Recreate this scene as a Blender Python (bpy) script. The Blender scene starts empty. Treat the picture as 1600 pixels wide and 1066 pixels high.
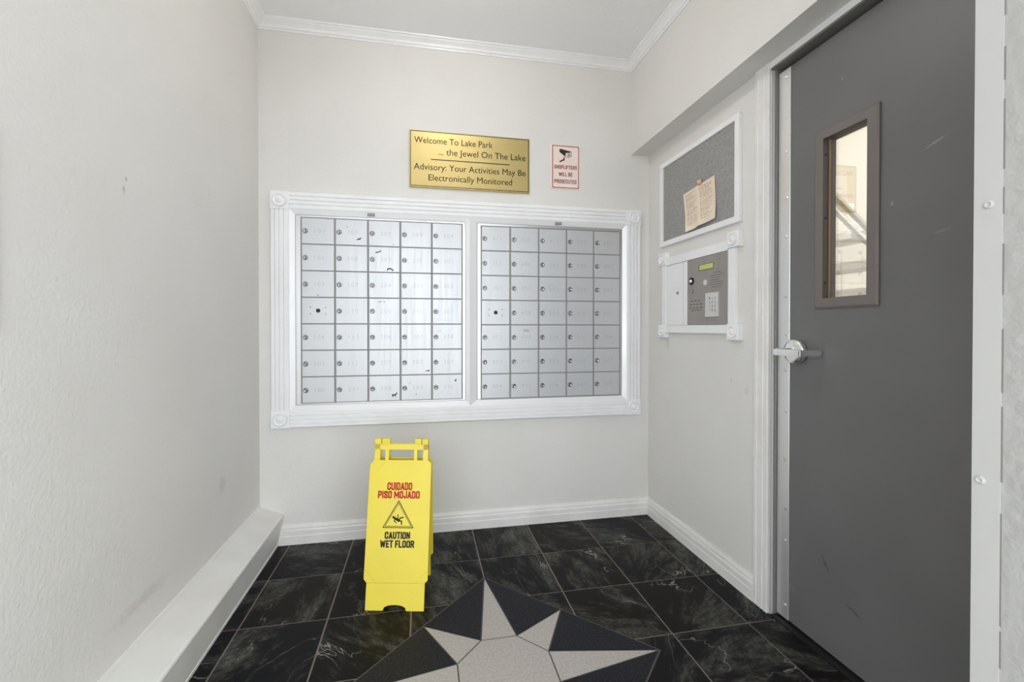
import bpy, bmesh, math, random
from mathutils import Vector, Matrix

S = bpy.context.scene
COL = S.collection
R_ = math.radians

# ------------------------------------------------------------------ camera
cam_d = bpy.data.cameras.new('camera')
cam_d.sensor_width = 36.0
cam_d.lens = 668.62 / 1600 * 36.0
cam_d.shift_x = (800 - 784.17) / 1600
cam_d.shift_y = (518.45 - 533) / 1600
cam_d.clip_start = 0.02
cam = bpy.data.objects.new('camera', cam_d)
COL.objects.link(cam)
cam.location = (0, 0, 1.0825)
cam.rotation_euler = (R_(90 - 0.433), 0, R_(-10.513))
S.camera = cam

# ------------------------------------------------------------------ world, daylight through the entrance, exposure
W = bpy.data.worlds.new('overcast_sky')
S.world = W
W.use_nodes = True
bgn = W.node_tree.nodes['Background']
bgn.inputs[0].default_value = (0.90, 0.95, 1.0, 1)
bgn.inputs[1].default_value = 2.4
pl = bpy.data.lights.new('entrance_daylight_portal', 'AREA')
pl.shape = 'RECTANGLE'; pl.size = 1.6; pl.size_y = 2.14
pl.cycles.is_portal = True
po = bpy.data.objects.new('entrance_daylight_portal', pl)
COL.objects.link(po)
po.location = (0.0, 0.10, 1.06)
po.rotation_euler = (R_(90), 0, 0)
LAMP_W = 25.0
HALL_W = 150.0
S.view_settings.view_transform = 'Standard'
S.view_settings.look = 'None'
S.view_settings.exposure = 0.94
S.cycles.diffuse_bounces = 8
S.cycles.max_bounces = 14
S.view_settings.gamma = 1.0
S.view_settings.use_curve_mapping = False

# ------------------------------------------------------------------ main dimensions (metres)
D = 2.302            # back wall
XL = -0.7954         # left wall
XR = 1.2986          # recessed lower right wall
XB = 1.187           # bulkhead face above it
ZS = 2.0846          # bulkhead underside
ZC = 2.603           # ceiling
YB = 0.14           # outer face of the entrance wall; the camera stands in front of the open entrance
ZH = 2.12            # head of the entrance opening
XN, YN = 0.80, 0.4928    # near outside corner on the right

random.seed(7)

# ------------------------------------------------------------------ material helpers
def lin(r, g, b):
    f = lambda c: (c / 255 / 12.92) if c / 255 <= 0.04045 else ((c / 255 + 0.055) / 1.055) ** 2.4
    return (f(r), f(g), f(b), 1)

class NT:
    def __init__(self, name):
        self.m = bpy.data.materials.new(name)
        self.m.use_nodes = True
        self.t = self.m.node_tree
        self.b = self.t.nodes['Principled BSDF']
    def n(self, typ, **kw):
        nd = self.t.nodes.new(typ)
        for k, v in kw.items():
            setattr(nd, k, v)
        return nd
    def l(self, a, b):
        self.t.links.new(a, b)
    def set(self, nd, **kw):
        for k, v in kw.items():
            nd.inputs[k.replace('_', ' ')].default_value = v

def material(name, col, rough=0.5, metal=0.0, spec=0.5, bump=None, vary=None, rvary=None, spots=None, coat=0.0, aniso=None):
    """procedural material; bump=(scale,distance[,detail]), vary=(scale,colour2,amount), spots=[(centre,radii,colour,strength)]"""
    T = NT(name)
    b = T.b
    b.inputs['Base Color'].default_value = col
    b.inputs['Roughness'].default_value = rough
    b.inputs['Metallic'].default_value = metal
    b.inputs['Specular IOR Level'].default_value = spec
    if coat:
        b.inputs['Coat Weight'].default_value = coat
    geo = T.n('ShaderNodeNewGeometry')
    pos = geo.outputs['Position']
    csock = None
    if vary:
        nz = T.n('ShaderNodeTexNoise'); nz.inputs['Scale'].default_value = vary[0]; nz.inputs['Detail'].default_value = 5
        if len(vary) > 3:
            mp = T.n('ShaderNodeMapping'); mp.inputs['Scale'].default_value = vary[3]
            T.l(pos, mp.inputs['Vector']); T.l(mp.outputs[0], nz.inputs['Vector'])
        else:
            T.l(pos, nz.inputs['Vector'])
        mr = T.n('ShaderNodeMapRange'); mr.inputs['From Min'].default_value = 0.35; mr.inputs['From Max'].default_value = 0.7
        mr.inputs['To Max'].default_value = vary[2]
        T.l(nz.outputs['Fac'], mr.inputs['Value'])
        mx = T.n('ShaderNodeMix', data_type='RGBA')
        mx.inputs[6].default_value = col; mx.inputs[7].default_value = vary[1]
        T.l(mr.outputs[0], mx.inputs[0])
        csock = mx.outputs[2]
    if spots:
        wn = T.n('ShaderNodeTexNoise'); wn.inputs['Scale'].default_value = 90; wn.inputs['Detail'].default_value = 4
        T.l(pos, wn.inputs['Vector'])
        for c, r, sc, st in spots:
            sb = T.n('ShaderNodeVectorMath', operation='SUBTRACT'); sb.inputs[1].default_value = c
            T.l(pos, sb.inputs[0])
            dv = T.n('ShaderNodeVectorMath', operation='DIVIDE'); dv.inputs[1].default_value = r
            if len(c) and isinstance(st, tuple):
                rot = T.n('ShaderNodeVectorRotate', rotation_type='X_AXIS'); rot.inputs['Angle'].default_value = st[1]
                T.l(sb.outputs[0], rot.inputs['Vector']); T.l(rot.outputs[0], dv.inputs[0])
                amt = st[0]
            else:
                T.l(sb.outputs[0], dv.inputs[0]); amt = st
            ln = T.n('ShaderNodeVectorMath', operation='LENGTH'); T.l(dv.outputs[0], ln.inputs[0])
            ad = T.n('ShaderNodeMath', operation='ADD'); T.l(ln.outputs['Value'], ad.inputs[0]); T.l(wn.outputs['Fac'], ad.inputs[1])
            mr = T.n('ShaderNodeMapRange'); mr.inputs['From Min'].default_value = 0.75; mr.inputs['From Max'].default_value = 1.25
            mr.inputs['To Min'].default_value = amt; mr.inputs['To Max'].default_value = 0
            T.l(ad.outputs[0], mr.inputs['Value'])
            mx = T.n('ShaderNodeMix', data_type='RGBA')
            if csock is None:
                mx.inputs[6].default_value = col
            else:
                T.l(csock, mx.inputs[6])
            mx.inputs[7].default_value = sc
            T.l(mr.outputs[0], mx.inputs[0])
            csock = mx.outputs[2]
    if csock is not None:
        T.l(csock, b.inputs['Base Color'])
    if rvary:
        nz = T.n('ShaderNodeTexNoise'); nz.inputs['Scale'].default_value = rvary[0]; nz.inputs['Detail'].default_value = 6
        T.l(pos, nz.inputs['Vector'])
        mr = T.n('ShaderNodeMapRange'); mr.inputs['From Min'].default_value = 0.3; mr.inputs['From Max'].default_value = 0.7
        mr.inputs['To Min'].default_value = rvary[1]; mr.inputs['To Max'].default_value = rvary[2]
        T.l(nz.outputs['Fac'], mr.inputs['Value']); T.l(mr.outputs[0], b.inputs['Roughness'])
    if bump:
        nz = T.n('ShaderNodeTexNoise'); nz.inputs['Scale'].default_value = bump[0]
        nz.inputs['Detail'].default_value = bump[2] if len(bump) > 2 else 3
        T.l(pos, nz.inputs['Vector'])
        bp = T.n('ShaderNodeBump'); bp.inputs['Distance'].default_value = bump[1]; bp.inputs['Strength'].default_value = 1.0
        T.l(nz.outputs['Fac'], bp.inputs['Height']); T.l(bp.outputs[0], b.inputs['Normal'])
    return T.m

WALL = lin(223, 221, 217)
DIRT = lin(150, 146, 138)
wall_left_spots = [((XL, 1.33, 1.46), (0.05, 0.012, 0.018), DIRT, 0.45), ((XL, 1.34, 1.49), (0.05, 0.008, 0.01), DIRT, 0.5),
                   ((XL, 1.80, 1.60), (0.05, 0.004, 0.03), DIRT, 0.25), ((XL, 1.40, 0.30), (0.05, 0.2, 0.03), lin(196, 190, 184), 0.5),
                   ((XL, 1.9, 0.45), (0.05, 0.05, 0.06), lin(196, 192, 186), 0.5)]
wall_right_spots = [((XR, 1.62, 0.86), (0.05, 0.01, 0.012), DIRT, 0.4), ((XR, 1.53, 0.83), (0.05, 0.02, 0.03), lin(200, 196, 182), 0.5),
                    ((XR, 2.1, 1.0), (0.05, 0.03, 0.05), lin(196, 192, 184), 0.5)]
M = {}
M['wall'] = material('painted_wall', WALL, 0.6, 0, 0.3, bump=(140, 0.0012, 2), vary=(3.0, lin(216, 213, 208), 0.5))
M['wall_left'] = material('painted_orange_peel_wall', WALL, 0.5, 0, 0.35, bump=(95, 0.0018, 3), vary=(2.5, lin(216, 213, 208), 0.5), spots=wall_left_spots)
M['wall_right'] = material('painted_wall_right', WALL, 0.6, 0, 0.3, bump=(150, 0.0010, 2), vary=(3.0, lin(216, 214, 207), 0.5), spots=wall_right_spots)
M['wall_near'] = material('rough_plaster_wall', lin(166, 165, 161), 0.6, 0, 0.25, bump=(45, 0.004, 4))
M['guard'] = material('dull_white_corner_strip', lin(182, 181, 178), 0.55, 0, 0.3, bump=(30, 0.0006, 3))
M['seam'] = material('dirty_caulk_seam', lin(128, 126, 122), 0.9, 0, 0.1)
M['ceiling'] = material('ceiling_paint', lin(246, 246, 247), 0.8, 0, 0.2, bump=(60, 0.001, 2))
M['white'] = material('white_gloss_trim', lin(240, 240, 241), 0.35, 0, 0.5, bump=(30, 0.0006, 3), vary=(6, lin(228, 227, 224), 0.4))
M['ledge'] = material('white_ledge_paint', lin(228, 227, 224), 0.45, 0, 0.4, bump=(26, 0.0010, 3), vary=(7, lin(212, 209, 204), 0.5))
M['shoe'] = material('white_scuffed_trim', lin(232, 230, 227), 0.45, 0, 0.4, bump=(26, 0.0006, 3), vary=(8, lin(206, 203, 198), 0.45))

def marble(name):
    T = NT(name)
    b = T.b
    oi = T.n('ShaderNodeObjectInfo')
    tc = T.n('ShaderNodeNewGeometry')
    mul = T.n('ShaderNodeMath', operation='MULTIPLY'); mul.inputs[1].default_value = 37.0
    T.l(oi.outputs['Random'], mul.inputs[0])
    cb = T.n('ShaderNodeCombineXYZ')
    T.l(mul.outputs[0], cb.inputs[0]); T.l(mul.outputs[0], cb.inputs[2])
    rot = T.n('ShaderNodeVectorRotate', rotation_type='Z_AXIS')
    m2 = T.n('ShaderNodeMath', operation='MULTIPLY'); m2.inputs[1].default_value = 55.0
    T.l(oi.outputs['Random'], m2.inputs[0]); T.l(m2.outputs[0], rot.inputs['Angle'])
    T.l(tc.outputs['Position'], rot.inputs['Vector'])
    add = T.n('ShaderNodeVectorMath', operation='ADD')
    T.l(rot.outputs[0], add.inputs[0]); T.l(cb.outputs[0], add.inputs[1])
    stretch = T.n('ShaderNodeMapping'); stretch.inputs['Scale'].default_value = (1, 2.6, 1)
    T.l(add.outputs[0], stretch.inputs['Vector'])
    # cloudy grey-green bands, only in part of the tiles
    n1 = T.n('ShaderNodeTexNoise'); T.set(n1, Scale=2.0, Detail=14, Roughness=0.78, Distortion=0.6)
    T.l(stretch.outputs[0], n1.inputs['Vector'])
    r1 = T.n('ShaderNodeValToRGB')
    r1.color_ramp.elements[0].position = 0.49; r1.color_ramp.elements[0].color = (0, 0, 0, 1)
    r1.color_ramp.elements[1].position = 0.70; r1.color_ramp.elements[1].color = (1, 1, 1, 1)
    T.l(n1.outputs['Fac'], r1.inputs[0])
    # fine speckle
    n2 = T.n('ShaderNodeTexNoise'); T.set(n2, Scale=70.0, Detail=6, Roughness=0.7)
    T.l(add.outputs[0], n2.inputs['Vector'])
    # thin pale veins: ridged noise
    n3 = T.n('ShaderNodeTexNoise'); T.set(n3, Scale=2.3, Detail=4, Roughness=0.55, Distortion=0.35)
    T.l(stretch.outputs[0], n3.inputs['Vector'])
    sb = T.n('ShaderNodeMath', operation='SUBTRACT'); sb.inputs[1].default_value = 0.5
    T.l(n3.outputs['Fac'], sb.inputs[0])
    ab = T.n('ShaderNodeMath', operation='ABSOLUTE'); T.l(sb.outputs[0], ab.inputs[0])
    rv = T.n('ShaderNodeMapRange'); T.set(rv, From_Min=0.0, From_Max=0.006, To_Min=1.0, To_Max=0.0)
    T.l(ab.outputs[0], rv.inputs['Value'])
    n4 = T.n('ShaderNodeTexNoise'); T.set(n4, Scale=5.0, Detail=2)
    T.l(add.outputs[0], n4.inputs['Vector'])
    r4 = T.n('ShaderNodeMapRange'); T.set(r4, From_Min=0.48, From_Max=0.66, To_Min=0.0, To_Max=0.8)
    T.l(n4.outputs['Fac'], r4.inputs['Value'])
    vein = T.n('ShaderNodeMath', operation='MULTIPLY'); T.l(rv.outputs[0], vein.inputs[0]); T.l(r4.outputs[0], vein.inputs[1])
    # base tint differs from tile to tile: blue-black to brown-black
    tint = T.n('ShaderNodeMix', data_type='RGBA')
    tint.inputs[6].default_value = (0.006, 0.0068, 0.0092, 1); tint.inputs[7].default_value = (0.0105, 0.009, 0.007, 1)
    T.l(oi.outputs['Random'], tint.inputs[0])
    spk = T.n('ShaderNodeMapRange'); T.set(spk, From_Min=0.32, From_Max=0.68, To_Min=0.15, To_Max=1.0)
    T.l(n2.outputs['Fac'], spk.inputs['Value'])
    cl = T.n('ShaderNodeMath', operation='MULTIPLY'); T.l(r1.outputs[0], cl.inputs[0]); T.l(spk.outputs[0], cl.inputs[1])
    mixA = T.n('ShaderNodeMix', data_type='RGBA'); T.l(cl.outputs[0], mixA.inputs[0])
    T.l(tint.outputs[2], mixA.inputs[6]); mixA.inputs[7].default_value = (0.21, 0.212, 0.178, 1)
    mixB = T.n('ShaderNodeMix', data_type='RGBA'); T.l(vein.outputs[0], mixB.inputs[0])
    T.l(mixA.outputs[2], mixB.inputs[6]); mixB.inputs[7].default_value = (0.40, 0.39, 0.35, 1)
    T.l(mixB.outputs[2], b.inputs['Base Color'])
    T.set(b, Roughness=0.42); b.inputs['Specular IOR Level'].default_value = 0.10
    bp = T.n('ShaderNodeBump'); T.set(bp, Strength=0.25, Distance=0.0006)
    T.l(n1.outputs['Fac'], bp.inputs['Height']); T.l(bp.outputs[0], b.inputs['Normal'])
    return T.m
M['marble'] = marble('dark_green_marble')
M['grout'] = material('brown_grey_grout', lin(126, 122, 118), 0.9, 0, 0.2, vary=(1.1, lin(140, 110, 88), 0.85))
M['star_black'] = material('black_granite', lin(24, 25, 30), 0.45, 0, 0.12, vary=(160, lin(54, 55, 60), 0.8))
M['star_white'] = material('cream_stone', lin(186, 180, 174), 0.45, 0, 0.35, vary=(120, lin(158, 151, 146), 0.7))
M['star_grout'] = material('dark_star_grout', lin(92, 88, 84), 0.9, 0, 0.2)

def aluminium(name, col, rough, streak=(180, 180, 3), metal=1.0):
    T = NT(name)
    b = T.b
    T.set(b, Base_Color=col, Roughness=rough, Metallic=metal)
    g = T.n('ShaderNodeNewGeometry')
    mp = T.n('ShaderNodeMapping'); mp.inputs['Scale'].default_value = streak
    T.l(g.outputs['Position'], mp.inputs['Vector'])
    nz = T.n('ShaderNodeTexNoise'); T.set(nz, Scale=1.0, Detail=4)
    T.l(mp.outputs[0], nz.inputs['Vector'])
    mr = T.n('ShaderNodeMapRange'); T.set(mr, From_Min=0.3, From_Max=0.7, To_Min=rough - 0.05, To_Max=rough + 0.06)
    T.l(nz.outputs['Fac'], mr.inputs['Value']); T.l(mr.outputs[0], b.inputs['Roughness'])
    return T.m
M['alu_door'] = aluminium('brushed_aluminium_doors', (0.60, 0.61, 0.625, 1), 0.45, metal=0.5)
M['alu_trim'] = aluminium('satin_aluminium_trim', (0.86, 0.86, 0.87, 1), 0.42, (3, 3, 12), metal=0.25)
M['alu_frame'] = aluminium('aluminium_inner_frame', (0.72, 0.72, 0.72, 1), 0.35)
M['gap'] = material('grey_mailbox_carcass', lin(150, 147, 146), 0.6, 0.2, 0.4)
M['number'] = material('worn_engraved_number', (0.45, 0.455, 0.465, 1), 0.5, 0.5, 0.3)
M['chrome'] = material('lock_chrome', (0.42, 0.42, 0.43, 1), 0.25, 1.0)
M['lockcore'] = material('lock_core', (0.12, 0.12, 0.12, 1), 0.35, 0.9)
M['black'] = material('black_plastic', lin(22, 22, 22), 0.5)
M['mark'] = material('dark_glue_residue', lin(60, 60, 60), 0.7)
M['brass'] = aluminium('brushed_brass', (0.55, 0.44, 0.195, 1), 0.50, (2, 2, 160), metal=0.95)
M['engrave'] = material('dark_engraving', lin(44, 35, 20), 0.7, 0, 0.1)
M['sign_white'] = material('sign_pink_white', lin(240, 222, 214), 0.4, vary=(12, lin(236, 208, 198), 0.5))
M['sign_red'] = material('sign_dark_red', lin(134, 46, 44), 0.5)
M['sign_black'] = material('sign_black', lin(38, 34, 36), 0.5)
M['yellow'] = material('yellow_plastic', lin(234, 214, 76), 0.42, 0, 0.45, bump=(120, 0.0004, 2), vary=(9, lin(226, 206, 84), 0.6))
M['yellow_red'] = material('print_red', lin(196, 42, 24), 0.5)
M['yellow_black'] = material('print_black', lin(26, 24, 20), 0.5)
M['cork'] = material('grey_felt_board', lin(164, 162, 159), 0.95, 0, 0.1, bump=(300, 0.0006, 3), vary=(150, lin(138, 136, 134), 0.9))
M['paper'] = material('cream_paper', lin(238, 222, 202), 0.8, 0, 0.2, vary=(14, lin(228, 208, 186), 0.6))
M['ink'] = material('faded_ink', lin(176, 156, 142), 0.8, 0, 0.1)
M['clip'] = material('tan_wood_clip', lin(206, 170, 120), 0.6)
M['steel'] = material('call_box_steel', lin(160, 154, 148), 0.42, 0.45, 0.4, vary=(40, lin(150, 144, 139), 0.6, (1, 1, 0.1)))
M['steel_light'] = material('keypad_steel', lin(214, 212, 210), 0.35, 0.4, 0.5)
M['lcd'] = material('green_lcd', lin(196, 200, 112), 0.3)
M['key'] = material('dark_keys', lin(70, 68, 66), 0.5)
M['decal'] = material('grey_decal_print', lin(104, 100, 97), 0.6)
door_spots = [((1.318, 1.00, 1.44), (0.05, 0.008, 0.010), lin(140, 140, 138), 0.8), ((1.318, 0.895, 1.57), (0.05, 0.045, 0.006), lin(150, 150, 148), (0.6, 0.35)),
              ((1.318, 0.88, 1.335), (0.05, 0.03, 0.005), lin(140, 140, 138), (0.45, 0.15)),
              ((1.318, 1.20, 0.30), (0.05, 0.008, 0.045), lin(46, 46, 46), (0.5, 0.5)), ((1.318, 1.10, 0.20), (0.05, 0.05, 0.006), lin(44, 44, 44), (0.6, -0.3)),
              ((1.318, 1.33, 0.14), (0.05, 0.03, 0.02), lin(124, 124, 122), 0.35), ((1.318, 1.15, 1.88), (0.05, 0.006, 0.006), lin(150, 150, 148), 0.7)]
M['door'] = material('grey_door_paint', lin(110, 109, 108), 0.42, 0, 0.4, bump=(50, 0.0004, 2), vary=(4, lin(102, 101, 100), 0.6), spots=door_spots)
M['frame_grey'] = material('grey_steel_frame', lin(126, 124, 120), 0.4, 0.1, 0.45)
M['jamb_light'] = material('light_grey_jamb_lip', lin(208, 206, 203), 0.4, 0.1, 0.45)
M['frame_dark'] = material('dark_grey_frame_paint', lin(96, 95, 94), 0.45, 0, 0.4)
M['vision'] = material('brown_grey_window_trim', lin(116, 108, 104), 0.42, 0, 0.45)
M['vision_in'] = material('dark_brown_reveal', lin(84, 74, 68), 0.5)
M['bead'] = material('tan_glazing_bead', lin(150, 128, 100), 0.7)
M['plate'] = aluminium('latch_guard_aluminium', (0.80, 0.80, 0.79, 1), 0.36, (3, 3, 60), metal=0.7)
M['satin'] = material('satin_chrome', (0.93, 0.93, 0.93, 1), 0.25, 1.0)
M['hall'] = material('hall_white', lin(240, 238, 232), 0.8, 0, 0.2)
M['hall_floor'] = material('hall_floor', lin(140, 130, 118), 0.6)
M['stair'] = material('stair_grey', lin(188, 187, 184), 0.6)
M['rail'] = material('stair_handrail_grey', lin(150, 149, 146), 0.6)
M['panel'] = material('pale_grey_panel', lin(176, 174, 170), 0.5)
M['outside'] = material('outside_pale_concrete', lin(206, 204, 200), 0.9)

def glass(name, refl, tint=(1, 1, 1, 1)):
    m = bpy.data.materials.new(name); m.use_nodes = True
    t = m.node_tree; t.nodes.clear()
    o = t.nodes.new('ShaderNodeOutputMaterial'); mx = t.nodes.new('ShaderNodeMixShader')
    tr = t.nodes.new('ShaderNodeBsdfTransparent'); gl = t.nodes.new('ShaderNodeBsdfGlossy')
    tr.inputs[0].default_value = tint
    gl.inputs['Roughness'].default_value = 0.015; gl.inputs['Color'].default_value = (1, 0.97, 0.92, 1)
    mx.inputs[0].default_value = refl
    t.links.new(tr.outputs[0], mx.inputs[1]); t.links.new(gl.outputs[0], mx.inputs[2]); t.links.new(mx.outputs[0], o.inputs[0])
    return m
M['mirror_glass'] = glass('reflective_safety_glass', 0.3)
M['clear_glass'] = glass('clear_entrance_glass', 0.08)

def emitter(name, col, strength):
    m = bpy.data.materials.new(name); m.use_nodes = True
    b = m.node_tree.nodes['Principled BSDF']
    b.inputs['Base Color'].default_value = (0.9, 0.9, 0.88, 1)
    b.inputs['Emission Color'].default_value = col
    b.inputs['Emission Strength'].default_value = strength
    return m

# ------------------------------------------------------------------ mesh helpers
class MB:
    def __init__(self):
        self.v = []; self.f = []; self.mi = []; self.cur = 0; self.sm = []
        self.smooth = False
    def face(self, idx):
        self.f.append(idx); self.mi.append(self.cur); self.sm.append(self.smooth)
    def box(self, x0, x1, y0, y1, z0, z1):
        x0, x1 = min(x0, x1), max(x0, x1); y0, y1 = min(y0, y1), max(y0, y1); z0, z1 = min(z0, z1), max(z0, z1)
        b = len(self.v)
        self.v += [(x0, y0, z0), (x1, y0, z0), (x1, y1, z0), (x0, y1, z0), (x0, y0, z1), (x1, y0, z1), (x1, y1, z1), (x0, y1, z1)]
        for q in ((3, 2, 1, 0), (4, 5, 6, 7), (0, 1, 5, 4), (1, 2, 6, 5), (2, 3, 7, 6), (3, 0, 4, 7)):
            self.face([b + i for i in q])
        return self
    def loft(self, rings, cap=True, closed=True):
        """rings: lists of equal length; joins consecutive rings"""
        b = len(self.v); n = len(rings[0])
        for r in rings:
            self.v += [tuple(p) for p in r]
        for k in range(len(rings) - 1):
            for i in range(n if closed else n - 1):
                j = (i + 1) % n
                self.face([b + k * n + i, b + k * n + j, b + (k + 1) * n + j, b + (k + 1) * n + i])
        if cap:
            s = self.smooth; self.smooth = False
            self.face([b + i for i in range(n)][::-1])
            self.face([b + (len(rings) - 1) * n + i for i in range(n)])
            self.smooth = s
        return self
    def lathe(self, prof, centre, axis, seg=20):
        """prof: (radius, height along axis)"""
        a = Vector(axis).normalized()
        u = a.orthogonal().normalized(); w = a.cross(u)
        c = Vector(centre)
        rings = []
        for r, h in prof:
            rings.append([tuple(c + a * h + (u * math.cos(2 * math.pi * k / seg) + w * math.sin(2 * math.pi * k / seg)) * max(r, 1e-5)) for k in range(seg)])
        return self.loft(rings)
    def cyl(self, p0, p1, r0, r1=None, seg=14):
        p0 = Vector(p0); p1 = Vector(p1)
        return self.lathe([(r0, 0), (r1 if r1 is not None else r0, (p1 - p0).length)], p0, p1 - p0, seg)
    def prism(self, poly, o, ex, ey, t0, t1):
        """2-D polygon in the plane (o, ex, ey), extruded along ex x ey from t0 to t1"""
        o = Vector(o); ex = Vector(ex); ey = Vector(ey); n = ex.cross(ey)
        return self.loft([[tuple(o + ex * a + ey * b + n * t) for a, b in poly] for t in (t0, t1)])

ORG = {}
def shell(name, mats, me, parent, centre):
    o = bpy.data.objects.new(name, me)
    COL.objects.link(o)
    ORG[o.name] = Vector(centre)
    o.location = Vector(centre) - (ORG[parent.name] if parent else Vector((0, 0, 0)))
    if parent:
        o.parent = parent
    return o

def build(mb, name, mats, parent=None, bevel=0.0, seg=1, base=False, angle=35):
    if not isinstance(mats, (list, tuple)):
        mats = [mats]
    xs = [p[0] for p in mb.v]; ys = [p[1] for p in mb.v]; zs = [p[2] for p in mb.v]
    c = Vector(((min(xs) + max(xs)) / 2, (min(ys) + max(ys)) / 2, min(zs) if base else (min(zs) + max(zs)) / 2))
    me = bpy.data.meshes.new(name)
    me.from_pydata([tuple(Vector(p) - c) for p in mb.v], [], mb.f)
    for m in mats:
        me.materials.append(m)
    for p, i, s in zip(me.polygons, mb.mi, mb.sm):
        p.material_index = i; p.use_smooth = s
    bm = bmesh.new(); bm.from_mesh(me)
    bmesh.ops.recalc_face_normals(bm, faces=bm.faces)
    if bevel:
        es = [e for e in bm.edges if len(e.link_faces) == 2 and e.calc_face_angle(0) > R_(angle)]
        bmesh.ops.bevel(bm, geom=es, offset=bevel, segments=seg, profile=0.6, affect='EDGES', clamp_overlap=True)
    bm.to_mesh(me); bm.free()
    return shell(name, mats, me, parent, c)

def tag(o, label, cat, group=None):
    o['label'] = label; o['category'] = cat
    if group:
        o['group'] = group
    return o
def thing(name, label, cat, loc, group=None, local=False):
    o = bpy.data.objects.new(name, None); COL.objects.link(o)
    o.location = loc; o.empty_display_size = 0.1
    ORG[o.name] = Vector((0, 0, 0)) if local else Vector(loc)
    return tag(o, label, cat, group)
def structure(o):
    o['kind'] = 'structure'
    return o
def clone(o, parent, offset):
    """copy of a part (shared mesh), moved by offset in the parent's frame"""
    c = o.copy(); COL.objects.link(c)
    c.parent = parent
    ORG[c.name] = ORG[o.name] + Vector(offset)
    c.location = ORG[c.name] - ORG[parent.name]
    return c

# lettering from the built-in font, returned as flat vertex/face lists
def glyphs(txt, bold=0.0, space=1.0):
    cu = bpy.data.curves.new('t', 'FONT'); cu.body = txt; cu.offset = bold; cu.space_character = space
    cu.resolution_u = 3; cu.extrude = 0.0
    ob = bpy.data.objects.new('t', cu); COL.objects.link(ob)
    dg = bpy.context.evaluated_depsgraph_get()
    me = bpy.data.meshes.new_from_object(ob.evaluated_get(dg))
    v = [(p.co.x, p.co.y) for p in me.vertices]; f = [list(p.vertices) for p in me.polygons]
    bpy.data.objects.remove(ob); bpy.data.curves.remove(cu); bpy.data.meshes.remove(me)
    return v, f
CAPH = {}
def lettering(mb, txt, o, ex, ey, x0, x1, zb, caph, t=0.0004, bold=0.0, space=1.0):
    """text line fitted to x0..x1 with its baseline at zb and capital height caph, in the plane (o, ex, ey)"""
    if bold not in CAPH:
        hv, _ = glyphs('H', bold); CAPH[bold] = (min(p[1] for p in hv), max(p[1] for p in hv))
    lo, hi = CAPH[bold]
    v, f = glyphs(txt, bold, space)
    a = min(p[0] for p in v); b = max(p[0] for p in v)
    o = Vector(o); ex = Vector(ex); ey = Vector(ey); n = ex.cross(ey)
    base = len(mb.v)
    for x, y in v:
        p = o + ex * (x0 + (x - a) / (b - a) * (x1 - x0)) + ey * (zb + (y - lo) / (hi - lo) * caph) + n * t
        mb.v.append(tuple(p))
    for q in f:
        mb.face([base + i for i in q])
    return mb
_l, _r, _b, _t, _c, _m = 0.085, 0.435, 0.085, 0.915, 0.09, 0.26
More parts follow.
